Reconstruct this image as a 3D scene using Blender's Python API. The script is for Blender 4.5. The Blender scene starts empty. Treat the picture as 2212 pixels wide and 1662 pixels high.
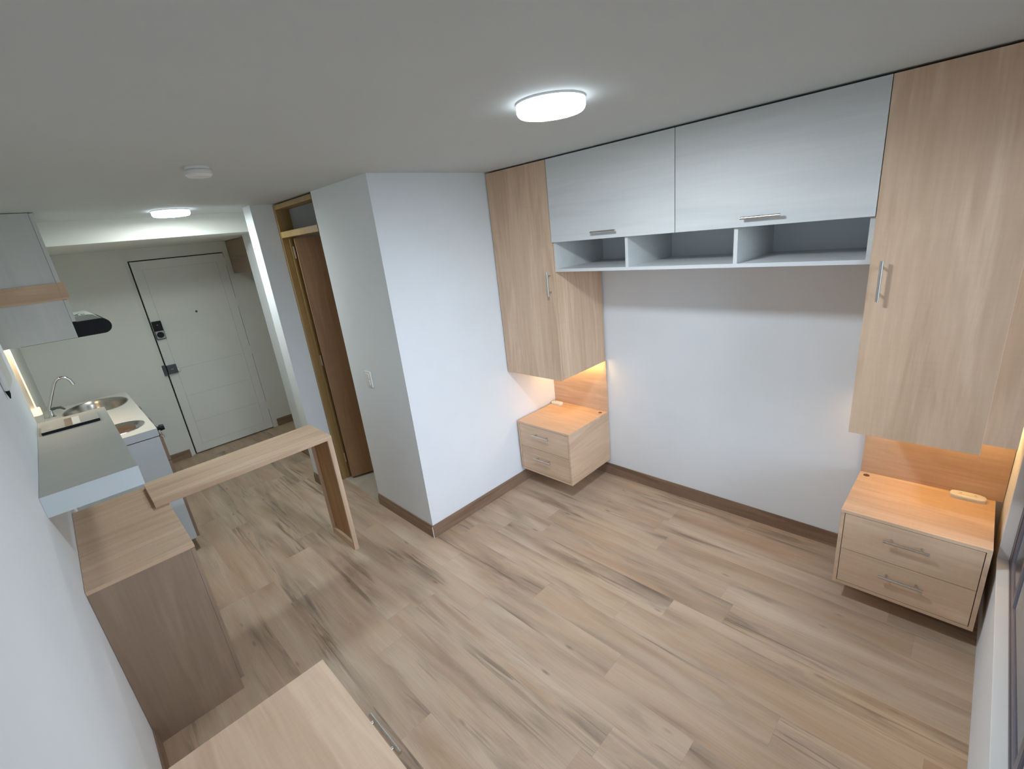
import bpy, bmesh, math, random
from mathutils import Vector, Matrix
random.seed(7)
SC = bpy.context.scene
COL = SC.collection

# ---------------------------------------------------------------- camera
CAM = Vector((2.48605, -2.82251, 1.97664))
RT = Vector((0.7079795, 0.69787886, -0.10830567))
UP = Vector((-0.14789582, 0.29646422, 0.94352307))
FW = Vector((-0.69057356, 0.65197704, -0.31310396))
cd = bpy.data.cameras.new('camera'); cam = bpy.data.objects.new('camera', cd); COL.objects.link(cam)
m = Matrix((RT, UP, -FW)).transposed().to_4x4(); m.translation = CAM
cam.matrix_world = m
cd.sensor_fit = 'HORIZONTAL'; cd.sensor_width = 36.0; cd.lens = 36.0 * 1006.17 / 2212
cd.clip_start = 0.01; cd.clip_end = 200
SC.camera = cam

# ---------------------------------------------------------------- sky, view, daylight
SC.view_settings.view_transform = 'Standard'; SC.view_settings.look = 'None'
SC.view_settings.gamma = 1.0; SC.view_settings.use_curve_mapping = False
SC.view_settings.exposure = 0.15
SC.cycles.use_denoising = True
SC.cycles.max_bounces = 14; SC.cycles.diffuse_bounces = 10; SC.cycles.sample_clamp_indirect = 4.0
SKY = 4.3
wd = bpy.data.worlds.new('sky'); SC.world = wd; wd.use_nodes = True
nt = wd.node_tree; nt.nodes.clear()
wo = nt.nodes.new('ShaderNodeOutputWorld'); bg = nt.nodes.new('ShaderNodeBackground')
tc = nt.nodes.new('ShaderNodeTexCoord'); sx = nt.nodes.new('ShaderNodeSeparateXYZ'); cr = nt.nodes.new('ShaderNodeValToRGB')
mr = nt.nodes.new('ShaderNodeMapRange'); mr.inputs['From Min'].default_value = -1
nt.links.new(tc.outputs['Generated'], sx.inputs[0]); nt.links.new(sx.outputs['Z'], mr.inputs[0])
nt.links.new(mr.outputs[0], cr.inputs[0]); nt.links.new(cr.outputs[0], bg.inputs[0]); nt.links.new(bg.outputs[0], wo.inputs[0])
e = cr.color_ramp.elements
e[0].position = 0.0; e[0].color = (0.050, 0.070, 0.080, 1)
e[1].position = 0.47; e[1].color = (0.16, 0.20, 0.23, 1)
k = e.new(0.53); k.color = (0.72, 0.83, 1.0, 1)
k = e.new(1.0); k.color = (0.70, 0.82, 1.0, 1)
# the overcast sky is brighter on the side that looks past the window towards the bed wall
ym = nt.nodes.new('ShaderNodeMapRange'); ym.inputs['From Min'].default_value = -0.9; ym.inputs['From Max'].default_value = 0.6
ym.inputs['To Min'].default_value = SKY * 2.2; ym.inputs['To Max'].default_value = SKY * 0.35
nt.links.new(sx.outputs['Y'], ym.inputs[0]); nt.links.new(ym.outputs[0], bg.inputs['Strength'])
# window opening, used as a sampling portal for the sky
WY0, WY1, WZ0, WZ1 = -2.60, -0.31, 0.435, 2.20
ld = bpy.data.lights.new('window_daylight', 'AREA'); ld.shape = 'RECTANGLE'
ld.size = WY1 - WY0; ld.size_y = WZ1 - WZ0; ld.cycles.is_portal = True
lo = bpy.data.objects.new('window_daylight', ld); COL.objects.link(lo)
lo.location = (2.80, (WY0 + WY1) / 2, (WZ0 + WZ1) / 2)
lo.matrix_world = Matrix.Translation(lo.location) @ Matrix(((0, 0, 1), (1, 0, 0), (0, 1, 0))).to_4x4()

# ---------------------------------------------------------------- materials
def mat(name):
    mt = bpy.data.materials.new(name); mt.use_nodes = True
    t = mt.node_tree; b = t.nodes['Principled BSDF']
    return mt, t, b
def srgb(r, g, b):
    f = lambda c: (c / 255) / 12.92 if c / 255 <= 0.04045 else ((c / 255 + 0.055) / 1.055) ** 2.4
    return (f(r), f(g), f(b), 1)
def noise(t, vec, scale, detail=3, rough=0.5, dist=0.0):
    n = t.nodes.new('ShaderNodeTexNoise'); n.inputs['Scale'].default_value = scale; n.inputs['Detail'].default_value = detail
    n.inputs['Roughness'].default_value = rough; n.inputs['Distortion'].default_value = dist
    if vec is not None: t.links.new(vec, n.inputs['Vector'])
    return n.outputs['Fac']
def ramp(t, fac, stops):
    r = t.nodes.new('ShaderNodeValToRGB'); t.links.new(fac, r.inputs[0]); el = r.color_ramp.elements
    el[0].position, el[0].color = stops[0]; el[1].position, el[1].color = stops[-1]
    for p, c in stops[1:-1]:
        q = el.new(p); q.color = c
    return r.outputs[0]
def mathn(t, op, a, b=None, c=None):
    n = t.nodes.new('ShaderNodeMath'); n.operation = op
    for i, v in enumerate((a, b, c)):
        if v is None: continue
        if isinstance(v, (int, float)): n.inputs[i].default_value = v
        else: t.links.new(v, n.inputs[i])
    return n.outputs[0]
def mixc(t, fac, a, b, mode='MIX'):
    n = t.nodes.new('ShaderNodeMix'); n.data_type = 'RGBA'; n.blend_type = mode
    if isinstance(fac, (int, float)): n.inputs[0].default_value = fac
    else: t.links.new(fac, n.inputs[0])
    for s, v in ((6, a), (7, b)):
        if isinstance(v, tuple): n.inputs[s].default_value = v
        else: t.links.new(v, n.inputs[s])
    return n.outputs[2]
def bump(t, b, h, strength=0.1, dist=0.002):
    n = t.nodes.new('ShaderNodeBump'); n.inputs['Strength'].default_value = strength; n.inputs['Distance'].default_value = dist
    t.links.new(h, n.inputs['Height']); t.links.new(n.outputs[0], b.inputs['Normal'])
def plain(name, col, rough=0.5, metal=0.0, spec=0.5):
    mt, t, b = mat(name); b.inputs['Base Color'].default_value = col; b.inputs['Roughness'].default_value = rough
    b.inputs['Metallic'].default_value = metal; b.inputs['Specular IOR Level'].default_value = spec
    n = noise(t, None, 40, 2)
    tc_ = t.nodes.new('ShaderNodeTexCoord'); t.links.new(tc_.outputs['Object'], t.nodes[-2 if False else -1].inputs[0]) if False else None
    r = t.nodes.new('ShaderNodeMapRange'); r.inputs['To Min'].default_value = max(0, rough - .04); r.inputs['To Max'].default_value = min(1, rough + .04)
    t.links.new(n, r.inputs[0]); t.links.new(r.outputs[0], b.inputs['Roughness'])
    return mt
def paint(name, col, amt=0.06):
    mt, t, b = mat(name); tcn = t.nodes.new('ShaderNodeTexCoord'); v = tcn.outputs['Object']
    big = noise(t, v, 1.3, 4, .6)
    c = ramp(t, big, [(0.3, tuple(x * (1 - amt) for x in col[:3]) + (1,)), (0.7, col)])
    t.links.new(c, b.inputs['Base Color']); b.inputs['Roughness'].default_value = 0.75; b.inputs['Specular IOR Level'].default_value = 0.25
    bump(t, b, noise(t, v, 260, 3), 0.12, 0.0006)
    return mt
def wood(name, axis, light, dark, contrast=1.0, rough=0.5, figure=0.35):
    """oak-print laminate, grain along the given axis of the object"""
    mt, t, b = mat(name)
    tcn = t.nodes.new('ShaderNodeTexCoord'); oi = t.nodes.new('ShaderNodeObjectInfo')
    off = t.nodes.new('ShaderNodeVectorMath'); off.operation = 'SCALE'; off.inputs[0].default_value = (7.3, 5.1, 9.7)
    t.links.new(oi.outputs['Random'], off.inputs['Scale'])
    add = t.nodes.new('ShaderNodeVectorMath'); add.operation = 'ADD'
    t.links.new(tcn.outputs['Object'], add.inputs[0]); t.links.new(off.outputs[0], add.inputs[1])
    def mp(along, across):
        q = t.nodes.new('ShaderNodeMapping'); s = [across] * 3; s['xyz'.index(axis)] = along
        q.inputs['Scale'].default_value = s; t.links.new(add.outputs[0], q.inputs[0]); return q.outputs[0]
    n1 = noise(t, mp(0.7, 7), 1.0, 4, .55, .6)
    n2 = noise(t, mp(3, 70), 1.0, 4, .6)
    n3 = noise(t, mp(1.6, 16), 1.0, 5, .6, 1.2)
    n4 = noise(t, mp(90, 8), 1.0, 2, .5)
    w = mathn(t, 'MULTIPLY', n1, 9.0 * figure * 2); w = mathn(t, 'SINE', mathn(t, 'ADD', mathn(t, 'MULTIPLY', w, 6.28), mathn(t, 'MULTIPLY', n3, 3.0)))
    w = mathn(t, 'MULTIPLY', mathn(t, 'ADD', w, 1.0), 0.5)
    f = mathn(t, 'ADD', mathn(t, 'MULTIPLY', n1, .42), mathn(t, 'MULTIPLY', n2, .20))
    f = mathn(t, 'ADD', f, mathn(t, 'MULTIPLY', n3, .16)); f = mathn(t, 'ADD', f, mathn(t, 'MULTIPLY', w, .06)); f = mathn(t, 'ADD', f, mathn(t, 'MULTIPLY', n4, .05))
    mid = tuple((light[i] + dark[i]) / 2 for i in range(3)) + (1,)
    c = ramp(t, f, [(0.5 - .16 / contrast, dark), (0.5, mid), (0.5 + .13 / contrast, light)])
    t.links.new(c, b.inputs['Base Color']); b.inputs['Roughness'].default_value = rough; b.inputs['Specular IOR Level'].default_value = 0.35
    bump(t, b, n2, 0.15, 0.0005)
    return mt
OAK_L, OAK_D = srgb(230, 203, 175), srgb(194, 164, 137)
M = {}
for ax in 'xyz': M['oak_' + ax] = wood('light_oak_laminate_' + ax, ax, OAK_L, OAK_D)
for ax in 'xyz': M['white_' + ax] = wood('whitewashed_wood_laminate_' + ax, ax, srgb(222, 223, 221), srgb(200, 203, 203), .8, .5, .1)
for ax in 'xyz': M['brown_' + ax] = wood('grey_brown_oak_laminate_' + ax, ax, srgb(172, 150, 131), srgb(140, 120, 103), .8)
M['grey_y'] = wood('grey_washed_laminate', 'y', srgb(184, 186, 180), srgb(166, 168, 163), .6, .6, .05)
M['skirting'] = wood('walnut_skirting', 'x', srgb(166, 140, 118), srgb(124, 100, 82), 1.2, .45)
M['skirting_y'] = wood('walnut_skirting_y', 'y', srgb(166, 140, 118), srgb(124, 100, 82), 1.2, .45)
M['door_oak'] = wood('bathroom_door_oak', 'z', srgb(190, 152, 114), srgb(152, 114, 82), .9, .45)
M['leg_oak'] = wood('bar_leg_oak', 'z', srgb(196, 158, 114), srgb(164, 124, 84), .9)
M['jamb'] = wood('door_frame_wood', 'z', srgb(176, 150, 100), srgb(146, 118, 74), .8, .45)
M['wall'] = paint('white_wall_paint', (0.81, 0.85, 0.885, 1))
M['wallk'] = paint('kitchen_wall_paint', (0.77, 0.78, 0.73, 1))
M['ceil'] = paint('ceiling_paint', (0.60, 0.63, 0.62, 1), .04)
M['door_white'] = paint('entry_door_paint', (0.78, 0.79, 0.75, 1))
M['steel'] = plain('brushed_steel', (0.62, 0.60, 0.57, 1), .28, 1.0)
M['chrome'] = plain('chrome', (0.75, 0.75, 0.76, 1), .12, 1.0)
M['sink'] = plain('sink_steel', (0.55, 0.53, 0.50, 1), .25, 1.0)
M['black'] = plain('black_gloss_plastic', (0.008, 0.008, 0.011, 1), .5, 0, .25)
M['dark'] = plain('dark_grey_metal', (0.07, 0.075, 0.08, 1), .4, .3)
M['groove'] = plain('door_groove_grey', (0.58, 0.59, 0.55, 1), .6)
M['gap'] = plain('shadow_gap_black', (0.01, 0.01, 0.01, 1), .8)
M['plastic'] = plain('white_plastic', (0.82, 0.82, 0.80, 1), .35)
M['greyp'] = plain('grey_plastic', (0.36, 0.38, 0.39, 1), .4)
M['counter'] = plain('white_counter_laminate', (0.78, 0.76, 0.71, 1), .3)
M['edge'] = plain('daylight_blue_end', (0.64, 0.71, 0.75, 1), .5)  # pale blue of the daylight put into the colour of window-facing ends
M['alu'] = plain('dark_aluminium', (0.17, 0.155, 0.18, 1), .4, .3)
M['hoodtop'] = plain('hood_grey_metal', (0.34, 0.35, 0.31, 1), .5, .2)
M['burner'] = plain('burner_brown_iron', (0.16, 0.09, 0.055, 1), .5, .4)
def emis(name, col, s):
    mt, t, b = mat(name); b.inputs['Base Color'].default_value = (.9, .9, .9, 1)
    b.inputs['Emission Color'].default_value = col; b.inputs['Emission Strength'].default_value = s
    return mt
LAMP, LED = 200.0, 62.0
M['lamp'] = emis('cool_white_lamp_diffuser', (0.80, 0.90, 1.0, 1), LAMP)
M['lamp_k'] = emis('kitchen_lamp_diffuser', (0.86, 0.95, 0.93, 1), LAMP * .62)
M['lamp_rim'] = emis('lamp_diffuser_rim', (0.80, 0.90, 1.0, 1), 5.0)
M['led'] = emis('warm_led_strip', (1.0, 0.60, 0.22, 1), LED)
M['led3'] = emis('warm_white_led_bright', (1.0, 0.70, 0.38, 1), 85.0)
M['led2'] = emis('warm_white_led', (1.0, 0.55, 0.24, 1), 1.8)
def glassm():
    mt = bpy.data.materials.new('window_glass'); mt.use_nodes = True; t = mt.node_tree; t.nodes.clear()
    o = t.nodes.new('ShaderNodeOutputMaterial'); mx = t.nodes.new('ShaderNodeMixShader'); tr = t.nodes.new('ShaderNodeBsdfTransparent')
    gl = t.nodes.new('ShaderNodeBsdfGlossy'); gl.inputs['Roughness'].default_value = .03; tr.inputs[0].default_value = (.94, .95, .95, 1)
    fr = t.nodes.new('ShaderNodeFresnel'); fr.inputs[0].default_value = 1.45
    t.links.new(fr.outputs[0], mx.inputs[0]); t.links.new(tr.outputs[0], mx.inputs[1]); t.links.new(gl.outputs[0], mx.inputs[2]); t.links.new(mx.outputs[0], o.inputs[0])
    return mt
M['glass'] = glassm()
def floorm():
    mt, t, b = mat('oak_plank_floor')
    tcn = t.nodes.new('ShaderNodeTexCoord'); s = t.nodes.new('ShaderNodeSeparateXYZ'); t.links.new(tcn.outputs['Object'], s.inputs[0])
    X, Y = s.outputs['X'], s.outputs['Y']; PW, PL = .155, 1.22
    yy = mathn(t, 'DIVIDE', mathn(t, 'ADD', Y, 1.54 + PW * 20), PW); row = mathn(t, 'FLOOR', yy); fy = mathn(t, 'SUBTRACT', yy, row)
    def wn(a, bb=None):
        c = t.nodes.new('ShaderNodeCombineXYZ'); t.links.new(a, c.inputs[0])
        if bb is not None: t.links.new(bb, c.inputs[1])
        n = t.nodes.new('ShaderNodeTexWhiteNoise'); n.noise_dimensions = '3D'; t.links.new(c.outputs[0], n.inputs['Vector']); return n
    r1 = wn(row).outputs['Value']
    xx = mathn(t, 'ADD', mathn(t, 'DIVIDE', X, PL), mathn(t, 'ADD', mathn(t, 'MULTIPLY', r1, 1.0), 10)); idx = mathn(t, 'FLOOR', xx); fx = mathn(t, 'SUBTRACT', xx, idx)
    w2 = wn(row, idx); ra = w2.outputs['Value']; sc_ = t.nodes.new('ShaderNodeSeparateColor'); t.links.new(w2.outputs['Color'], sc_.inputs[0])
    rb, rc = sc_.outputs[0], sc_.outputs[1]
    # four print variants, so some neighbours repeat like real laminate
    def coords(ax, ay, ox, oy):
        c = t.nodes.new('ShaderNodeCombineXYZ')
        t.links.new(mathn(t, 'ADD', mathn(t, 'MULTIPLY', mathn(t, 'MULTIPLY', fx, PL), ax), mathn(t, 'MULTIPLY', ra, ox)), c.inputs[0])
        t.links.new(mathn(t, 'ADD', mathn(t, 'MULTIPLY', mathn(t, 'MULTIPLY', fy, PW), ay), mathn(t, 'MULTIPLY', rb, oy)), c.inputs[1])
        t.links.new(mathn(t, 'MULTIPLY', rc, 31.0), c.inputs[2])
        return c.outputs[0]
    broad = noise(t, coords(1.3, 9, 37, 53), 1.0, 3, .5, .5)
    streak = noise(t, coords(1.1, 9, 91, 23), 1.0, 5, .6, 1.4)
    fine = noise(t, coords(5, 170, 17, 71), 1.0, 4, .65)
    mask = noise(t, coords(1.1, 5.5, 61, 11), 1.0, 2, .5, .3)
    base = mixc(t, ra, srgb(210, 190, 166), srgb(196, 174, 151))
    base = mixc(t, ramp(t, broad, [(.3, (0, 0, 0, 1)), (.75, (1, 1, 1, 1))]), base, srgb(180, 150, 122))
    st = mathn(t, 'MULTIPLY', ramp(t, streak, [(.40, (0, 0, 0, 1)), (.68, (1, 1, 1, 1))]), ramp(t, mask, [(.38, (0, 0, 0, 1)), (.66, (1, 1, 1, 1))]))
    base = mixc(t, mathn(t, 'MULTIPLY', st, .85), base, srgb(122, 108, 97))
    # thin dark figure lines inside the streaks
    ln = noise(t, coords(1.6, 36, 71, 43), 1.0, 3, .5, 1.0)
    l2 = mathn(t, 'MULTIPLY', ramp(t, ln, [(.56, (0, 0, 0, 1)), (.64, (1, 1, 1, 1))]), ramp(t, mask, [(.5, (0, 0, 0, 1)), (.62, (1, 1, 1, 1))]))
    base = mixc(t, mathn(t, 'MULTIPLY', l2, .55), base, srgb(92, 76, 64))
    # small knots
    vc = coords(3.2, 11, 29, 37); v = t.nodes.new('ShaderNodeTexVoronoi'); v.inputs['Scale'].default_value = 1.0; t.links.new(vc, v.inputs['Vector'])
    kn = ramp(t, v.outputs['Distance'], [(.02, (1, 1, 1, 1)), (.11, (0, 0, 0, 1))])
    base = mixc(t, mathn(t, 'MULTIPLY', kn, .6), base, srgb(104, 80, 62))
    base = mixc(t, mathn(t, 'MULTIPLY', ramp(t, fine, [(.35, (1, 1, 1, 1)), (.6, (0, 0, 0, 1))]), .22), base, srgb(150, 130, 110))
    g1 = mathn(t, 'LESS_THAN', mathn(t, 'MINIMUM', fy, mathn(t, 'SUBTRACT', 1.0, fy)), .007)
    g2 = mathn(t, 'LESS_THAN', mathn(t, 'MINIMUM', fx, mathn(t, 'SUBTRACT', 1.0, fx)), .0009)
    base = mixc(t, mathn(t, 'MULTIPLY', mathn(t, 'MAXIMUM', g1, g2), .14), base, srgb(110, 92, 76))
    t.links.new(base, b.inputs['Base Color']); b.inputs['Roughness'].default_value = .42; b.inputs['Specular IOR Level'].default_value = .4
    bump(t, b, fine, .1, .0004)
    return mt
M['floor'] = floorm()
def tilem():
    mt, t, b = mat('bathroom_floor_tile'); tcn = t.nodes.new('ShaderNodeTexCoord')
    n = noise(t, tcn.outputs['Object'], 3.0, 5, .6, 1.0)
    t.links.new(ramp(t, n, [(.3, srgb(176, 166, 150)), (.7, srgb(200, 192, 176))]), b.inputs['Base Color']); b.inputs['Roughness'].default_value = .35
    return mt
M['tile'] = tilem()

# ---------------------------------------------------------------- builders
def setp(o, label=None, cat=None, group=None, kind=None):
    if label: o['label'] = label
    if cat: o['category'] = cat
    if group: o['group'] = group
    if kind: o['kind'] = kind
def thing(name, loc, label, cat, group=None):
    o = bpy.data.objects.new(name, None); COL.objects.link(o); o.location = loc; o.empty_display_size = .05
    setp(o, label, cat, group); return o
def worldloc(o):
    v = Vector((0, 0, 0))
    while o is not None: v += o.location; o = o.parent
    return v
def link(name, bm, material, parent=None, origin=None, smooth=False):
    """verts are given in world coordinates; the origin goes to the parent's base or the given point"""
    org = Vector(origin) if origin is not None else (worldloc(parent) if parent else Vector((0, 0, 0)))
    bmesh.ops.recalc_face_normals(bm, faces=bm.faces)
    bmesh.ops.translate(bm, verts=bm.verts, vec=-org)
    me = bpy.data.meshes.new(name); bm.to_mesh(me); bm.free()
    for mt in (material if isinstance(material, list) else [material]): me.materials.append(M[mt] if isinstance(mt, str) else mt)
    if smooth:
        for p in me.polygons: p.use_smooth = True
        try: me.set_sharp_from_angle(angle=math.radians(40))
        except Exception: pass
    o = bpy.data.objects.new(name, me); COL.objects.link(o)
    if parent:
        o.parent = parent; o.location = org - worldloc(parent)
    else: o.location = org
    return o
def box(bm, x0, x1, y0, y1, z0, z1, bev=0.0, mi=0):
    n0 = len(bm.faces)
    r = bmesh.ops.create_cube(bm, size=1.0)
    bmesh.ops.scale(bm, vec=(x1 - x0, y1 - y0, z1 - z0), verts=r['verts'])
    bmesh.ops.translate(bm, vec=((x0 + x1) / 2, (y0 + y1) / 2, (z0 + z1) / 2), verts=r['verts'])
    fs = {f for v in r['verts'] for f in v.link_faces}
    for f in fs: f.material_index = mi
    if bev > 0:
        es = list({ed for v in r['verts'] for ed in v.link_edges})
        rr = bmesh.ops.bevel(bm, geom=es, offset=bev, segments=2, affect='EDGES', profile=.6)
        for f in rr['faces']: f.material_index = mi
def B(*boxes, bev=0.0):
    bm = bmesh.new()
    for b_ in boxes: box(bm, *b_[:6], bev=(b_[6] if len(b_) > 6 else bev))
    return bm
def tube(bm, pts, rad, seg=12, cap=True):
    pts = [Vector(p) for p in pts]; n = len(pts); rads = rad if isinstance(rad, (list, tuple)) else [rad] * n
    rings = []; ref = None
    for i, p in enumerate(pts):
        d = (pts[min(i + 1, n - 1)] - pts[max(i - 1, 0)]).normalized()
        if ref is None: ref = Vector((0, 0, 1)) if abs(d.z) < .9 else Vector((1, 0, 0))
        s = d.cross(ref).normalized(); u = s.cross(d).normalized(); ref = u
        rings.append([bm.verts.new(p + s * math.cos(2 * math.pi * k / seg) * rads[i] + u * math.sin(2 * math.pi * k / seg) * rads[i]) for k in range(seg)])
    for a, b_ in zip(rings, rings[1:]):
        for k in range(seg): bm.faces.new((a[k], a[(k + 1) % seg], b_[(k + 1) % seg], b_[k]))
    if cap: bm.faces.new(rings[0][::-1]); bm.faces.new(rings[-1])
def lathe(bm, cx, cy, prof, seg=40, sx=1.0, sy=1.0, close_first=False, close_last=False):
    """profile of (radius, z) around a vertical axis, optionally elliptical"""
    rings = []
    for r, z in prof:
        rings.append([bm.verts.new((cx + r * sx * math.cos(2 * math.pi * k / seg), cy + r * sy * math.sin(2 * math.pi * k / seg), z)) for k in range(seg)])
    for a, b_ in zip(rings, rings[1:]):
        for k in range(seg): bm.faces.new((a[k], a[(k + 1) % seg], b_[(k + 1) % seg], b_[k]))
    if close_first: bm.faces.new(rings[0][::-1])
    if close_last: bm.faces.new(rings[-1])
def struct(name, bm, material, parent=None):
    o = link(name, bm, material, parent)
    if parent is None: o['kind'] = 'structure'
    return o
def bar_handle(parent, a, b_, out, name='handle'):
    """slim steel bar on two posts; a and b_ are the bar's ends, out points back to the panel"""
    a, b_, out = Vector(a), Vector(b_), Vector(out); d = b_ - a; bm = bmesh.new()
    tube(bm, [a, b_], .0062, 14)
    for f in (.17, .83): tube(bm, [a + d * f, a + d * f + out], .0048, 10)
    return link(name, bm, 'steel', parent, smooth=True)

H = 2.357
E_X, K_Y, K2_Y, HB_Y, W_X = -3.48, -3.04, -3.08, 0.03, 2.69
S_Y = -1.384
# ================================================================= the setting
struct('floor', B((E_X - .1, W_X + .1, K2_Y - .1, HB_Y + .1, -.08, 0)), 'floor')
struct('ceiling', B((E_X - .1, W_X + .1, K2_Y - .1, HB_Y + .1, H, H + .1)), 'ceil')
struct('wall_back', B((-1.6, W_X + .1, HB_Y, HB_Y + .12, 0, H)), 'wall')
struct('wall_right', B((W_X, W_X + .12, K2_Y - .1, HB_Y, 0, WZ0), (W_X, W_X + .12, K2_Y - .1, HB_Y, WZ1, H),
                       (W_X, W_X + .12, WY1, HB_Y, WZ0, WZ1), (W_X, W_X + .12, K2_Y - .1, WY0, WZ0, WZ1)), 'wall')
struct('wall_front', B((-1.13, W_X, K_Y - .14, K_Y, 0, H)), 'wall')
struct('wall_kitchen', B((E_X, -1.13, K2_Y - .1, K2_Y, 0, H)), 'wallk')
struct('wall_inner', B((-.10, 0, S_Y, HB_Y, 0, H)), 'wall')
struct('wall_switch', B((-.738, -.10, S_Y, S_Y + .10, 0, H)), 'wall')
struct('wall_pier', B((-1.6, -1.436, -1.55, HB_Y, 0, H)), 'wall')
struct('wall_niche', B((-2.42, -1.6, -1.36, -1.26, 0, H), (E_X, -1.6, -.62, -.52, 0, H)), 'wall')
# entry wall with the shallow door recess
struct('wall_left', B((E_X - .12, E_X + .035, K2_Y, -2.156, 0, H), (E_X - .12, E_X, -2.156, -.52, 2.105, H),
                      (E_X - .12, E_X, -1.255, -.52, 0, 2.105), (E_X - .12, E_X - .06, -2.156, -1.255, 0, 2.105)), 'wallk')
struct('trim_1', B((E_X, -1.95, K2_Y, -.62, 2.204, H)), 'wallk')   # dropped beam
struct('trim_2', B((-1.436, -.738, S_Y + .012, S_Y + .10, 0, .003), (-1.436, -.10, S_Y + .10, HB_Y, 0, .003)), 'tile')
# skirting boards with a stepped top
def skirt(name, x0, x1, y0, y1, side):
    h = .092; bm = bmesh.new()
    ax = 'x' if side in 'NS' else 'y'
    def pc(t0, t1, z0, z1):
        if side == 'S': box(bm, x0, x1, y0 - t1, y0 - t0, z0, z1, .0015)      # board on a wall whose face looks towards -y
        if side == 'N': box(bm, x0, x1, y0 + t0, y0 + t1, z0, z1, .0015)
        if side == 'E': box(bm, x0 + t0, x0 + t1, y0, y1, z0, z1, .0015)
        if side == 'W': box(bm, x0 - t1, x0 - t0, y0, y1, z0, z1, .0015)
    pc(0, .013, 0, .066); pc(0, .010, .066, .076); pc(0, .007, .076, .092)
    return struct(name, bm, 'skirting' if ax == 'x' else 'skirting_y')
skirt('baseboard_back', .013, W_X, HB_Y, 0, 'S')
skirt('baseboard_inner', 0, 0, S_Y, HB_Y - .013, 'E')
skirt('baseboard_switch', -.738, .013, S_Y, 0, 'S')
skirt('baseboard_pier', -1.6, -1.436, -1.55, 0, 'S')
skirt('baseboard_pier_side', -1.436, 0, -1.55, S_Y - .005, 'E')
skirt('baseboard_niche', -2.42, -1.6, -1.36, 0, 'S')
skirt('baseboard_left', E_X + .035, 0, K2_Y, -2.17, 'E')
skirt('baseboard_closet', E_X, 0, -1.23, -.62, 'E')
skirt('baseboard_front', .205, 1.12, K_Y, 0, 'N')
# white metal corner bead on the outer corner of the skirting
struct('trim_3', B((.0115, .0150, S_Y - .0150, S_Y - .0115, 0, .093)), 'plastic')

# ---- window
win = struct('window_1', B((2.723, 2.742, WY0, WY1, WZ0, WZ0 + .016), (2.723, 2.742, WY0, WY1, WZ1 - .045, WZ1),
                           (2.723, 2.742, WY1 - .045, WY1, WZ0 + .016, WZ1 - .045), (2.723, 2.742, WY0, WY0 + .045, WZ0 + .016, WZ1 - .045)), 'alu')
ws = [WY1 - .045, -.655, -1.40, WY0 + .045]
for a, b_ in zip(ws, ws[1:]):
    off = .004
    sash = link('window_sash', B((2.722 + off, 2.734 + off, b_, b_ + .020, WZ0 + .016, WZ1 - .045), (2.722 + off, 2.734 + off, a - .020, a, WZ0 + .016, WZ1 - .045),
                                 (2.722 + off, 2.734 + off, b_ + .020, a - .020, WZ0 + .016, WZ0 + .040), (2.722 + off, 2.734 + off, b_ + .020, a - .020, WZ1 - .08, WZ1 - .045), bev=.001), 'alu', win)
    link('window_pane', B((2.7265 + off, 2.7295 + off, b_ + .020, a - .020, WZ0 + .040, WZ1 - .08)), 'glass', sash)
struct('trim_4', B((W_X - .004, 2.723, WY0, WY1 + .0, WZ0 - .002, WZ0 + .006), (W_X - .004, 2.723, WY1 - .006, WY1, WZ0 + .006, WZ1), bev=.002), 'plastic')

# ---- entry door
d1 = struct('door_1', B((E_X - .03, E_X + .012, -2.114, -1.290, .012, 2.082, .003)), 'door_white')
fr = bmesh.new()
for (y0, y1, z0, z1) in ((-2.156, -2.126, 0, 2.105), (-1.285, -1.255, 0, 2.105), (-2.126, -1.285, 2.092, 2.105)):
    box(fr, E_X - .06, E_X + .004, y0, y1, z0, z1, .002)
link('door_frame', fr, 'wallk', d1)
link('frame_shadow_gap', B((E_X - .058, E_X - .016, -2.126, -2.118, 0, 2.092), (E_X - .058, E_X - .022, -2.118, -1.285, 2.085, 2.092)), 'gap', d1)
mo = bmesh.new(); xf = E_X + .0122
for (y0, y1, z0, z1) in ((-2.035, -2.031, .10, 2.0), (-1.375, -1.371, .10, 2.0), (-2.031, -1.375, 1.997, 2.0), (-2.031, -1.375, .97, .973), (-2.031, -1.375, .66, .663), (-2.031, -1.375, .36, .363), (-2.031, -1.375, .10, .103)):
    box(mo, xf - .001, xf + .0015, y0, y1, z0, z1)
link('panel_groove', mo, 'groove', d1)
bm = bmesh.new(); tube(bm, [(xf - .002, -1.697, 1.521), (xf + .006, -1.697, 1.521)], .011, 16)
link('peephole', bm, 'dark', d1, smooth=True)
for z in (1.95, 1.50, .95, .25): link('hinge', B((E_X + .006, E_X + .016, -1.293, -1.279, z, z + .09, .002)), 'plastic', d1)
lk = thing('smart_lock', (xf, -2.07, 1.305), 'black upright electronic lock with round dial, high on the white entry door', 'lock')
link('lock_body', B((xf + .0018, xf + .030, -2.112, -2.032, 1.305, 1.492, .006)), 'black', lk)
bm = bmesh.new(); lathe(bm, 0, 0, [(.030, 0), (.030, .004), (.026, .010), (.001, .010)], 28)
bmesh.ops.rotate(bm, verts=bm.verts, cent=(0, 0, 0), matrix=Matrix.Rotation(math.pi / 2, 3, 'Y')); bmesh.ops.translate(bm, verts=bm.verts, vec=(xf + .033, -2.072, 1.352))
link('thumb_dial', bm, 'black', lk, smooth=True)
link('dial_plate', B((xf + .0298, xf + .0335, -2.108, -2.036, 1.312, 1.392, .002)), 'greyp', lk)
link('logo_mark', B((xf + .0298, xf + .0308, -2.078, -2.064, 1.450, 1.454)), 'greyp', lk)
l2 = thing('deadbolt_lock', (xf, -2.08, .937), 'dark grey square rim lock below the electronic lock on the entry door', 'lock')
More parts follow.
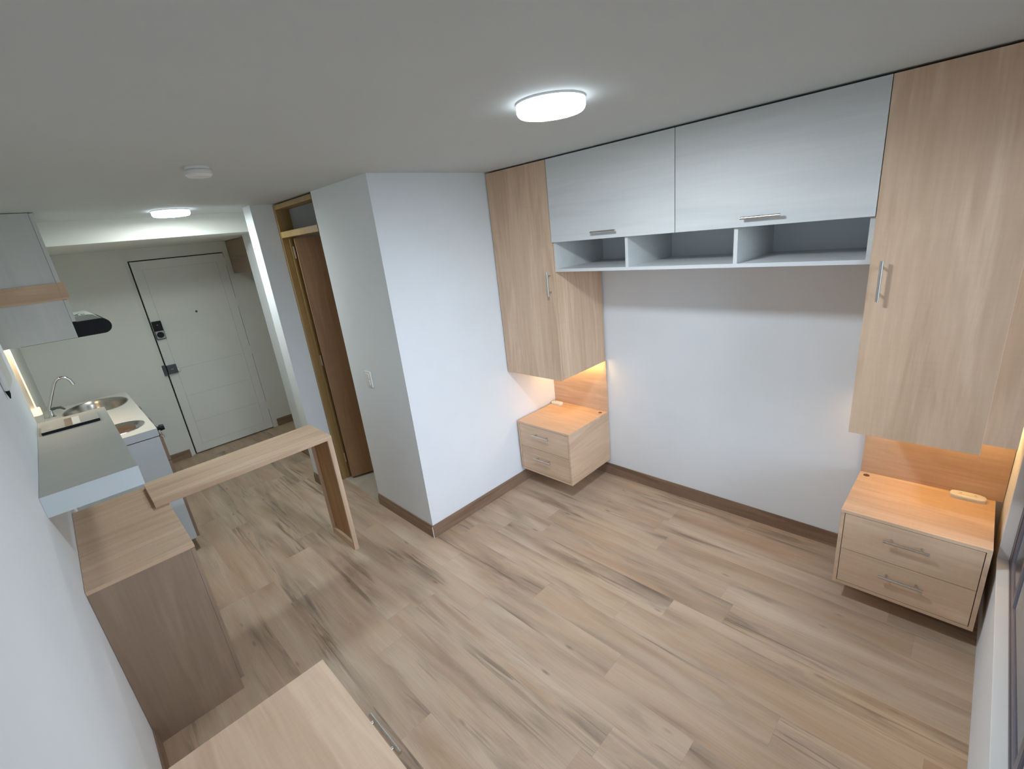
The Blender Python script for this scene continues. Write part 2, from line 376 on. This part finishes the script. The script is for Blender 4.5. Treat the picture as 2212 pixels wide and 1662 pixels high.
link('lock_body', B((xf + .0018, xf + .034, -2.118, -2.032, .937, 1.030, .004)), 'dark', l2)
link('strike_box', B((E_X + .0045, xf + .030, -2.154, -2.124, .930, 1.036, .003)), 'dark', l2)
link('logo_mark', B((xf + .0338, xf + .0348, -2.085, -2.065, .982, .988)), 'greyp', l2)
link('turn_knob', B((xf + .006, xf + .026, -2.0325, -2.010, .945, .975, .003)), 'steel', l2)

# ---- bathroom door with transom
d2 = struct('door_2', B((-1.436, -1.402, S_Y - .006, S_Y + .10, 0, 2.345, .002), (-.772, -.738, S_Y + .024, S_Y + .10, 0, 2.345, .002),
                        (-1.402, -.739, S_Y - .006, S_Y + .10, 2.108, 2.152, .002), (-1.402, -.739, S_Y - .006, S_Y + .10, 2.312, 2.345, .002)), 'jamb')
hx, hy = -1.385, S_Y + .075; ang = math.radians(72); lw = .60; bm = bmesh.new()
box(bm, 0, lw, -.035, 0, .02, 2.100, .002)
bmesh.ops.rotate(bm, verts=bm.verts, cent=(0, 0, 0), matrix=Matrix.Rotation(ang, 3, 'Z')); bmesh.ops.translate(bm, verts=bm.verts, vec=(hx + .022, hy - .01, 0))
link('door_leaf', bm, 'door_oak', d2)
for z in (1.95, 1.07, .16):
    bm = bmesh.new(); tube(bm, [(hx + .0, hy - .018, z), (hx + .0, hy - .018, z + .09)], .007, 10); box(bm, -1.402, hx, hy - .020, hy - .016, z, z + .09)
    link('hinge', bm, 'steel', d2)
bm = bmesh.new(); box(bm, -1.402, -1.385, S_Y + .04, S_Y + .052, 0, 2.108)
link('door_stop', bm, 'jamb', d2)

# ================================================================= bed wall furniture
Y0 = -.509; YB = -.49
def carcass(x0, x1, y0, y1, z0, z1, t=.018):
    return ((x0, x0 + t, y0, y1, z0, z1), (x1 - t, x1, y0, y1, z0, z1), (x0 + t, x1 - t, y0, y1, z0, z0 + t), (x0 + t, x1 - t, y0, y1, z1 - t, z1),
            (x0 + t, x1 - t, y1 - .008, y1, z0 + t, z1 - t))
# tall cupboard at the inner corner
cA = thing('wall_cupboard', (.27, -.24, .966), 'narrow oak wall cupboard hanging in the far inner corner above the small nightstand', 'cupboard', None)
link('body', B(*carcass(.012, .532, YB, .012, .968, 2.350), bev=.0007), 'oak_z', cA)
dr = link('door', B((.010, .530, Y0, YB - .0015, .966, 2.348, .0012)), 'oak_z', cA)
bar_handle(dr, (.502, Y0 - .03, 1.702), (.502, Y0 - .03, 1.545), (0, .0315, 0))
# big cupboard beside the window
cB = thing('wall_cupboard', (2.4, -.24, .975), 'wide tall oak wall cupboard hanging next to the window', 'cupboard')
link('body', B(*carcass(2.148, 2.560, YB, .012, .977, 2.350), bev=.0007), 'oak_z', cB)
dr = link('door', B((2.148, 2.562, Y0, YB - .0015, .975, 2.348, .0012)), 'oak_z', cB)
bar_handle(dr, (2.189, Y0 - .03, 1.712), (2.189, Y0 - .03, 1.555), (0, .0315, 0))
link('filler_panel', B((2.561, 2.662, -.395, -.377, .975, 2.348, .001)), 'oak_z', cB)
# white bridge cabinets, hinged at the top
def bridge(x0, x1, lab, hx0, hx1):
    c = thing('overhead_cabinet', ((x0 + x1) / 2, -.24, 1.875), lab, 'cabinet', 'white cabinets over the bed space')
    link('body', B(*carcass(x0, x1, YB, .028, 1.8755, 2.350), bev=.0007), 'white_x', c)
    d = link('door', B((x0 + .0012, x1 - .0012, Y0, YB - .0015, 1.876, 2.348, .0012)), 'white_x', c)
    bar_handle(d, (hx0, Y0 - .03, 1.915), (hx1, Y0 - .03, 1.915), (0, .0315, 0))
    return c
bridge(.5335, 1.3405, 'whitewashed overhead cabinet, the smaller left one next to the narrow oak cupboard', .850, 1.012)
bridge(1.3415, 2.1465, 'whitewashed overhead cabinet, the larger-looking right one next to the wide oak cupboard', 1.662, 1.824)
sh = thing('open_shelf_unit', (1.34, -.24, 1.695), 'whitewashed open shelf box with three compartments under the overhead cabinets', 'shelf')
link('frame', B((.5335, 2.1465, YB, .028, 1.695, 1.713), (.5335, .5515, YB, .028, 1.713, 1.8745), (2.1285, 2.1465, YB, .028, 1.713, 1.8745), bev=.0007), 'white_x', sh)
link('back_panel', B((.5515, 2.1285, .020, .028, 1.713, 1.8745)), 'wall', sh)
for x in (1.042, 1.620): link('divider', B((x, x + .018, YB, .020, 1.713, 1.8745, .0007)), 'white_y', sh)

def nightstand(x0, x1, y0, z0, z1, zsplit, label, handles, name='nightstand'):
    t = thing(name, ((x0 + x1) / 2, y0 / 2, z0), label, 'nightstand', 'floating oak nightstands'); tt = .016
    link('body', B((x0, x1, y0, .020, z1 - tt, z1), (x0 + tt, x1 - tt, y0, .020, z0, z0 + tt), (x0 + tt, x1 - tt, .010, .020, z0 + tt, z1 - tt), bev=.0008), 'oak_x', t)
    for a in (x0, x1 - tt): link('side_panel', B((a, a + tt, y0, .020, z0, z1 - tt, .0008)), 'oak_y', t)
    g = .0025
    for (a, b_), (h0, h1, hz) in zip(((zsplit + g / 2, z1 - tt - g), (z0 + tt + g, zsplit - g / 2)), handles):
        d = link('drawer', B((x0 + tt + g, x1 - tt - g, y0 + .001, y0 + .018, a, b_, .001), (x0 + tt + .01, x1 - tt - .01, y0 + .018, -.03, a + .02, b_ - .03)), 'oak_x', t)
        bar_handle(d, (h0, y0 - .03, hz), (h1, y0 - .03, hz), (0, .033, 0))
    return t
n1 = nightstand(.020, .532, -.482, .136, .553, .350, 'smaller looking floating oak nightstand in the inner corner, two drawers', ((.185, .352, .476), (.185, .352, .277)))
n2 = nightstand(2.148, 2.664, -.428, .113, .535, .320, 'floating oak nightstand beside the window, nearest to the viewer, two drawers', ((2.322, 2.484, .446), (2.324, 2.486, .250)))
# oak back panels behind the night stands
for x0, x1, z0, z1, lab in ((.001, .532, .5535, .967, 'horizontal grained oak panel behind the corner nightstand, lit by warm strip'),
                            (2.148, 2.688, .5355, .976, 'horizontal grained oak panel behind the window nightstand, lit by warm strip')):
    p = link('back_panel', B((x0, x1, .014, .0295, z0, z1, .0007)), 'oak_x', origin=((x0 + x1) / 2, .02, z0)); setp(p, lab, 'panel', 'oak back panels above the nightstands')
# dark cable holes
for x, y, z, par in ((.490, -.030, .5532, n1), (2.180, -.022, .5352, n2)):
    bm = bmesh.new(); lathe(bm, x, y, [(.014, z - .001), (.014, z + .0006), (.010, z + .0009), (.001, z + .0004)], 20)
    link('cable_hole', bm, 'burner', par, smooth=True)
# led strips under the cupboards
for x0, x1, z, lab in ((.02, .510, .966, 'warm led strip under the narrow corner cupboard'), (2.18, 2.66, .975, 'warm led strip under the cupboard by the window')):
    t = thing('led_strip', ((x0 + x1) / 2, -.03, z), lab + ', glowing orange', 'light', 'warm led strips under the cupboards')
    link('light_profile', B((x0, x1, -.042, -.018, z - .003, z - .0005)), 'plastic', t)
    link('diffuser', B((x0 + .004, x1 - .004, -.038, -.022, z - .0075, z - .003)), 'led', t)
# white socket blocks
def socket_block(cx, cy, z, w, d, rot, label):
    t = thing('power_socket', (cx, cy, z), label, 'socket', 'white socket blocks on the nightstands')
    bm = bmesh.new(); N = 48; prof = [(1.0, 0), (1.0, .010), (.96, .015), (.86, .0175), (.5, .018)]
    rings = []
    for s_, zz in prof:
        ring = []
        for k_ in range(N):
            a = 2 * math.pi * k_ / N; ca, sa = math.cos(a), math.sin(a)
            px = math.copysign(abs(ca) ** .5, ca) * w / 2 * (s_ if s_ > .9 else s_ * 1.0); py = math.copysign(abs(sa) ** .5, sa) * d / 2 * s_
            ring.append(bm.verts.new((cx + px * math.cos(rot) - py * math.sin(rot), cy + px * math.sin(rot) + py * math.cos(rot), z + zz)))
        rings.append(ring)
    for a, b_ in zip(rings, rings[1:]):
        for k_ in range(N): bm.faces.new((a[k_], a[(k_ + 1) % N], b_[(k_ + 1) % N], b_[k_]))
    bm.faces.new(rings[0][::-1]); bm.faces.new(rings[-1])
    link('socket_body', bm, 'plastic', t, smooth=True)
    bm = bmesh.new()
    for s_ in (-1, 1): box(bm, cx + s_ * w * .2 - .004, cx + s_ * w * .2 + .004, cy + .002, cy + .006, z + .0175, z + .0186)
    box(bm, cx - w * .28, cx + w * .28, cy - d * .16, cy - d * .14, z + .0175, z + .0186)
    link('slot_marks', bm, 'greyp', t)
socket_block(.068, -.045, .5532, .105, .052, 0, 'small white socket block on the corner nightstand')
socket_block(2.570, -.020, .5352, .128, .062, -.02, 'white socket block on the nightstand beside the window')

# light switch
t = thing('light_switch', (-.473, S_Y, 1.10), 'white double light switch on the wall between bathroom door and bed corner', 'switch')
link('cover_plate', B((-.512, -.434, S_Y - .008, S_Y - .0002, 1.045, 1.160, .003)), 'plastic', t)
for z in (1.062, 1.106): link('rocker', B((-.492, -.454, S_Y - .012, S_Y - .008, z, z + .037, .0015)), 'plastic', t)

# ================================================================= bar and base cabinet
bc = thing('base_cabinet', (-.25, -2.86, 0), 'oak base cabinet against the left wall, under the end of the bar top', 'cabinet')
link('body', B((-.698, .200, K_Y + .001, -2.690, .0, .818), bev=.001), 'brown_z', bc)
link('top_board', B((-.698, .201, K_Y + .001, -2.672, .818, .836, .001)), 'oak_y', bc)
for x0, x1 in ((-.695, -.250), (-.247, .198)):
    link('door', B((x0, x1, -2.6895, -2.673, .06, .815, .001)), 'brown_z', bc)
bx0, bx1, by0, by1 = -.677, -.339, -2.729, -1.786
ba = thing('breakfast_bar', (-.508, -1.8, 0), 'narrow oak breakfast bar on one recessed panel leg, joined to the oak base cabinet', 'table')
link('bar_top', B((bx0, bx1, by0, by1, .8365, .8640, .0012)), 'oak_y', ba)
lg = link('leg_panel', B((bx0 + .02, bx1 - .012, by1 - .012, by1, .05, .8360), bev=.0), 'leg_oak', ba)
link('front_stile', B((bx1 - .018, bx1, by1 - .030, by1, 0, .836, .001)), 'oak_z', lg)
link('back_stile', B((bx0, bx0 + .02, by1 - .030, by1, 0, .836, .001)), 'oak_z', lg)
link('foot_rail', B((bx0 + .02, bx1 - .018, by1 - .030, by1, 0, .052, .001)), 'oak_x', lg)
link('clip', B((-.690, -.679, -2.712, -2.690, .8365, .850, .001)), 'steel', ba)
# desk-high cabinet in the foreground
dk = thing('low_cabinet', (1.85, -2.79, 0), 'light oak topped cabinet in the foreground at the bottom edge, bar handle on its side', 'cabinet')
link('top_board', B((1.128, 2.62, -3.022, -2.528, .700, .718, .001)), 'oak_x', dk)
link('body', B((1.140, 2.61, -3.020, -2.550, .06, .700), (1.17, 2.60, -3.01, -2.58, 0, .06), bev=.001), 'oak_z', dk)
for x0, x1, h in ((1.142, 1.870, 1), (1.874, 2.608, 0)):
    d = link('door', B((x0, x1, -2.5497, -2.531, .07, .697, .001)), 'oak_z', dk)
    if h: bar_handle(d, (1.395, -2.511, .684), (1.557, -2.511, .684), (0, -.021, 0))
    else: bar_handle(d, (2.16, -2.511, .684), (2.32, -2.511, .684), (0, -.021, 0))

# ================================================================= grey shelf and what lies on it
gs = thing('floating_shelf', (-.46, K_Y, 1.17), 'thick grey washed floating shelf on the left wall above the oak base cabinet', 'shelf')
link('board', B((-1.118, .188, K_Y + .0005, -2.748, 1.168, 1.250), bev=.0015), 'grey_y', gs)
link('end_cap', B((.188, .190, K_Y + .0005, -2.748, 1.168, 1.250)), 'edge', gs)
fp = thing('kitchen_scale', (-.89, -2.90, 1.250), 'thin flat grey panel device with black front edge and label, lying on the grey shelf', 'scale')
link('top_plate', B((-.990, -.788, -3.022, -2.790, 1.2565, 1.264, .001)), 'greyp' if False else 'grey_y', fp)
link('front_edge', B((-.788, -.784, -3.022, -2.790, 1.2502, 1.264)), 'black', fp)
link('base', B((-.985, -.788, -3.018, -2.794, 1.2502, 1.2565)), 'black', fp)
link('display', B((-.985, -.787, -2.930, -2.900, 1.264, 1.2645)), 'dark', fp)
link('sticker', B((-.985, -.800, -2.898, -2.868, 1.264, 1.2645)), 'plastic', fp)
link('printed_marks', B((-.86, -.83, -3.0, -2.975, 1.264, 1.2643), (-.87, -.86, -2.96, -2.95, 1.264, 1.2643), (-.85, -.84, -2.955, -2.945, 1.264, 1.2643)), 'greyp', fp)
# wall box at the left edge of the view
wb = thing('wall_outlet_box', (-.40, K_Y, 1.60), 'white plastic box on the left wall above the grey shelf, short black lead below', 'socket')
link('housing', B((-.62, -.30, K_Y + .0005, K_Y + .020, 1.575, 1.72, .008)), 'plastic', wb)
bm = bmesh.new(); tube(bm, [(-.325, K_Y + .008, 1.578), (-.320, K_Y + .009, 1.560), (-.30, K_Y + .010, 1.545)], [.007, .006, .002], 10)
link('lead', bm, 'black', wb, smooth=True)

# ================================================================= kitchenette
KX0, KX1, KY = -2.93, -1.36, -2.535
kc = thing('kitchen_base_unit', (-2.15, -2.8, 0), 'white kitchen base unit with wood fronts, end panel facing the bar', 'cabinet')
link('body', B((KX0, KX0 + .018, K2_Y + .001, KY - .001, .09, .909), (KX0 + .018, KX1 - .018, K2_Y + .001, KY - .001, .09, .108), (KX0 + .018, KX1 - .018, K2_Y + .001, K2_Y + .007, .108, .909), (-1.894, -1.876, K2_Y + .007, KY - .001, .108, .78)), 'white_z', kc)
link('end_panel', B((KX1 - .018, KX1, K2_Y + .001, KY, .09, .909, .001)), 'edge', kc)
link('plinth', B((KX0 + .02, KX1 - .02, K2_Y + .02, KY - .05, 0, .09)), 'brown_x', kc)
xs = [KX0, -2.41, -1.885, KX1]
for i, (a, b_) in enumerate(zip(xs, xs[1:])):
    d = link('door', B((a + .002, b_ - .002, KY, KY + .018, .095, .72, .001)), 'brown_z', kc)
    bar_handle(d, (a + .05, KY + .045, .68), (a + .05, KY + .045, .53), (0, -.028, 0))
    d = link('drawer', B((a + .002, b_ - .002, KY, KY + .018, .725, .905, .001)), 'brown_x', kc)
    bar_handle(d, ((a + b_) / 2 - .08, KY + .045, .84), ((a + b_) / 2 + .08, KY + .045, .84), (0, -.028, 0))
# worktop with two openings
def ring_plate(bm, x0, x1, y0, y1, cx, cy, rx, ry, z, seg=64):
    inner, outer = [], []
    for k_ in range(seg):
        a = 2 * math.pi * k_ / seg; c, s_ = math.cos(a), math.sin(a)
        inner.append(bm.verts.new((cx + rx * c, cy + ry * s_, z)))
        tx = ((x1 - cx) / c if c > 0 else (x0 - cx) / c) if abs(c) > 1e-6 else 1e9
        ty = ((y1 - cy) / s_ if s_ > 0 else (y0 - cy) / s_) if abs(s_) > 1e-6 else 1e9
        q = min(tx, ty); outer.append(bm.verts.new((cx + q * c, cy + q * s_, z)))
    cn = [(x1, y1), (x0, y1), (x0, y0), (x1, y0)]
    for k_ in range(seg):
        j = (k_ + 1) % seg; o1, o2 = outer[k_], outer[j]
        same = abs(o1.co.x - o2.co.x) < 1e-5 or abs(o1.co.y - o2.co.y) < 1e-5
        if same: bm.faces.new((inner[k_], o1, o2, inner[j]))
        else:
            am = 2 * math.pi * (k_ + .5) / seg
            c_ = (x1 if math.cos(am) > 0 else x0, y1 if math.sin(am) > 0 else y0)
            v = bm.verts.new((c_[0], c_[1], z)); bm.faces.new((inner[k_], o1, v, o2, inner[j]))
KT0, KT1 = .915, .968
wt = thing('kitchen_worktop', (-2.15, -2.8, KT0), 'white kitchen worktop with oval sink and round hob cut into it', 'worktop')
bm = bmesh.new()
SKX, SKY_, SRX, SRY = -2.585, -2.765, .275, .205
HBX, HBY, HR = -1.62, -2.72, .150
ring_plate(bm, KX0, -1.885, K2_Y + .001, KY + .003, SKX, SKY_, SRX, SRY, KT1)
ring_plate(bm, -1.885, KX1 + .001, K2_Y + .001, KY + .003, HBX, HBY, HR, HR, KT1)
x0, x1, y0, y1 = KX0, KX1 + .001, K2_Y + .001, KY + .003
for c4 in (((x0, y0), (x1, y0)), ((x1, y1), (x0, y1)), ((x0, y1), (x0, y0))):
    (a, b0), (c_, d_) = c4; bm.faces.new([bm.verts.new(p) for p in ((a, b0, KT0), (c_, d_, KT0), (c_, d_, KT1), (a, b0, KT1))])
top = link('top_board', bm, 'counter', wt)
link('end_edge', B((KX1 + .0012, KX1 + .003, y0, y1, KT0 + .0005, KT1)), 'edge', wt)
link('bracket', B((KX1 - .10, KX1 + .004, KY + .0035, KY + .0055, KT0 - .006, KT1 + .001)), 'black', wt)
sk = thing('kitchen_sink', (SKX, SKY_, .80), 'oval stainless steel sink set in the white worktop', 'sink')
bm = bmesh.new()
lathe(bm, SKX, SKY_, [(1.035, KT1 + .0006), (1.03, KT1 + .003), (1.0, KT1 + .003), (.985, KT1 - .004), (.95, KT1 - .03), (.90, KT1 - .12), (.80, KT1 - .145), (.3, KT1 - .15), (.12, KT1 - .155)], 64, SRX, SRY, close_last=True)
link('bowl', bm, 'sink', sk, smooth=True)
bm = bmesh.new(); lathe(bm, SKX, SKY_, [(.035, KT1 - .1525), (.03, KT1 - .1505), (.012, KT1 - .152)], 24, close_last=True)
link('drain', bm, 'dark', sk, smooth=True)
fc = thing('kitchen_faucet', (-2.6, -3.032, KT1), 'chrome gooseneck faucet with lever behind the sink', 'faucet')
bm = bmesh.new(); lathe(bm, -2.6, -3.032, [(.024, KT1), (.024, KT1 + .008), (.016, KT1 + .014), (.014, KT1 + .06), (.010, KT1 + .065)], 24)
link('base', bm, 'chrome', fc, smooth=True)
P = [(-2.6, -3.032, 1.0), (-2.6, -3.030, 1.045), (-2.6, -2.998, 1.115), (-2.6, -2.968, 1.180), (-2.6, -2.945, 1.225), (-2.6, -2.932, 1.243), (-2.6, -2.915, 1.256), (-2.6, -2.890, 1.261), (-2.6, -2.868, 1.252), (-2.6, -2.852, 1.226), (-2.6, -2.842, 1.185)]
bm = bmesh.new(); tube(bm, P, [.011] * 10 + [.013], 16); link('spout', bm, 'chrome', fc, smooth=True)
bm = bmesh.new(); tube(bm, [(-2.6, -3.028, 1.032), (-2.6, -2.995, 1.036)], [.012, .011], 12); tube(bm, [(-2.6, -2.995, 1.036), (-2.598, -2.968, 1.032), (-2.595, -2.945, 1.010)], [.009, .010, .006], 12)
link('lever', bm, 'dark', fc, smooth=True)
hb = thing('electric_hob', (HBX, HBY, KT1), 'round electric hob with chrome drip bowl and dark plate near the worktop end', 'hob')
bm = bmesh.new(); lathe(bm, HBX, HBY, [(HR + .006, KT1 + .0006), (HR + .005, KT1 + .005), (HR - .006, KT1 + .004), (HR - .03, KT1 - .010), (HR - .05, KT1 - .018), (.02, KT1 - .020)], 56, close_last=True)
link('drip_bowl', bm, 'chrome', hb, smooth=True)
bm = bmesh.new(); lathe(bm, HBX, HBY, [(.098, KT1 - .018), (.100, KT1 - .004), (.096, KT1 - .001), (.03, KT1 - .002)], 48, close_last=True)
link('hot_plate', bm, 'burner', hb, smooth=True)
bm = bmesh.new(); tube(bm, [(-1.42, KY + .0055, .948), (-1.42, KY + .022, .948)], [.014, .014], 20); tube(bm, [(-1.42, KY + .022, .948), (-1.42, KY + .048, .948)], [.022, .019], 24)
link('control_knob', bm, 'black', hb, smooth=True)
# upper unit
UX0, UX1, UY = -1.948, -1.322, -2.733
uc = thing('kitchen_wall_unit', (-1.63, -2.9, 1.655), 'whitewashed kitchen wall unit up to the ceiling with an oak band across its side', 'cabinet')
link('body', B((UX0, UX1, K2_Y + .001, UY, 1.700, 2.354), (UX0, UX0 + .018, K2_Y + .001, UY, 1.655, 1.70), bev=.001), 'white_y', uc)
link('side_panel', B((UX1, UX1 + .006, K2_Y + .001, UY, 1.652, 2.354, .001)), 'white_z', uc)
link('bottom_edge', B((UX1 - .016, UX1, K2_Y + .001, UY, 1.652, 1.70)), 'dark', uc)
link('oak_band', B((UX0, UX1 + .016, UY, UY + .034, 1.876, 1.972, .001), (UX1 + .0062, UX1 + .016, K2_Y + .002, UY, 1.876, 1.972, .001)), 'oak_y', uc)
d = link('door', B((UX0 + .002, UX1 + .005, UY + .001, UY + .019, 1.974, 2.352, .001)), 'white_z', uc)
d = link('door', B((UX0 + .002, UX1 + .005, UY + .001, UY + .019, 1.745, 1.874, .001)), 'white_z', uc)
bm = bmesh.new(); tube(bm, [(-1.42, UY + .019, 1.775), (-1.42, UY + .045, 1.775)], [.005, .005], 10); tube(bm, [(-1.50, UY + .046, 1.775), (-1.38, UY + .046, 1.775)], .006, 12)
link('handle', bm, 'steel', d, smooth=True)
hd = thing('range_hood', (-1.63, -2.7, 1.648), 'black range hood with rounded nose and grey vented top under the kitchen wall unit', 'hood')
prof = []
for k_ in range(13):
    a = -math.pi / 2 + math.pi * k_ / 12; prof.append((-2.605 + .046 * math.cos(a), 1.6935 + .0455 * math.sin(a)))
prof = [(UY - .25, 1.648)] + prof + [(UY + .02, 1.739), (UY + .0, 1.739), (UY, 1.699), (UY - .25, 1.699)]
bm = bmesh.new(); HX0, HX1 = -1.93, -1.345
va = [bm.verts.new((HX1, y, z)) for y, z in prof]; vb = [bm.verts.new((HX0, y, z)) for y, z in prof]
bm.faces.new(va); bm.faces.new(vb[::-1])
for k_ in range(len(prof)):
    j = (k_ + 1) % len(prof); bm.faces.new((va[k_], vb[k_], vb[j], va[j]))
link('casing', bm, 'black', hd)
bm = bmesh.new(); q = [(UY + .0195, 1.7392), (-2.596, 1.7392), (-2.628, 1.768), (-2.65, 1.772), (UY + .0195, 1.772)]
va = [bm.verts.new((HX1 - .005, y, z)) for y, z in q]; vb = [bm.verts.new((HX0 + .005, y, z)) for y, z in q]
bm.faces.new(va); bm.faces.new(vb[::-1])
for k_ in range(len(q)):
    j = (k_ + 1) % len(q); bm.faces.new((va[k_], vb[k_], vb[j], va[j]))
tp = link('top_cover', bm, 'hoodtop', hd)
for k_ in range(5): link('vent_slot', B((HX1 - .16, HX1 - .03, UY + .026 + .010 * k_, UY + .031 + .010 * k_, 1.772, 1.7725)), 'dark', tp)
# warm strip under the wall unit and the upright strip on the splash wall
t = thing('led_strip', (-1.6, -3.0, 1.70), 'warm led strip under the kitchen wall unit, shining down on the hob', 'light')
link('diffuser', B((-1.90, -1.36, -3.02, -3.005, 1.693, 1.6995)), 'led3', t)
t = thing('led_strip', (-1.60, K2_Y, 1.24), 'upright warm led strip on the splash wall left of the faucet', 'light')
link('light_profile', B((-1.602, -1.592, K2_Y + .0005, -3.047, 1.25, 1.650)), 'wallk', t)
link('diffuser', B((-1.600, -1.594, -3.047, -3.041, 1.25, 1.650)), 'led2', t)
bm = bmesh.new(); tube(bm, [(-1.596, -3.052, 1.205), (-1.596, -3.052, 1.250)], .026, 16); link('plug', bm, 'led2', t, smooth=True)
# closet cupboard in the niche past the pier
nc = thing('niche_cupboard', (-2.95, -.93, 1.857), 'small oak cupboard high up in the niche right of the entry door', 'cupboard')
link('body', B((E_X + .001, -2.43, -1.215, -.6215, 1.857, 2.200), bev=.001), 'brown_x', nc)
link('door', B((E_X + .001, -2.43, -1.232, -1.216, 1.857, 2.200, .001)), 'brown_x', nc)

# ================================================================= ceiling
def ceiling_lamp(x, y, r, label, m='lamp'):
    t = thing('ceiling_lamp', (x, y, H), label, 'lamp', 'round ceiling lamps')
    bm = bmesh.new(); lathe(bm, x, y, [(r + .001, H - .0002), (r + .001, H - .006), (r - .004, H - .008)], 56, close_first=True)
    link('lamp_base', bm, 'plastic', t, smooth=True)
    bm = bmesh.new(); lathe(bm, x, y, [(r, H - .006), (r, H - .026), (r - .003, H - .033), (r - .008, H - .037)], 56, close_first=True)
    link('rim', bm, 'lamp_rim', t, smooth=True)
    bm = bmesh.new(); lathe(bm, x, y, [(r - .008, H - .037), (r - .03, H - .0395), (r * .5, H - .040), (.002, H - .040)], 56, close_last=True)
    link('diffuser', bm, m, t, smooth=True)
ceiling_lamp(1.400, -1.485, .112, 'bright round ceiling lamp in front of the overhead cabinets')
ceiling_lamp(-1.54, -2.025, .112, 'bright round ceiling lamp near the kitchen and the entry door', 'lamp_k')
sd = thing('smoke_detector', (.14, -2.22, H), 'white round smoke detector on the ceiling between the two lamps', 'detector')
bm = bmesh.new(); lathe(bm, .14, -2.22, [(.044, H - .0002), (.044, H - .010), (.040, H - .013)], 36, close_first=True, close_last=True); link('mount', bm, 'plastic', sd, smooth=True)
bm = bmesh.new(); lathe(bm, .14, -2.22, [(.046, H - .013), (.049, H - .018), (.049, H - .030), (.042, H - .038), (.02, H - .040)], 36, close_first=True, close_last=True); link('cover', bm, 'plastic', sd, smooth=True)
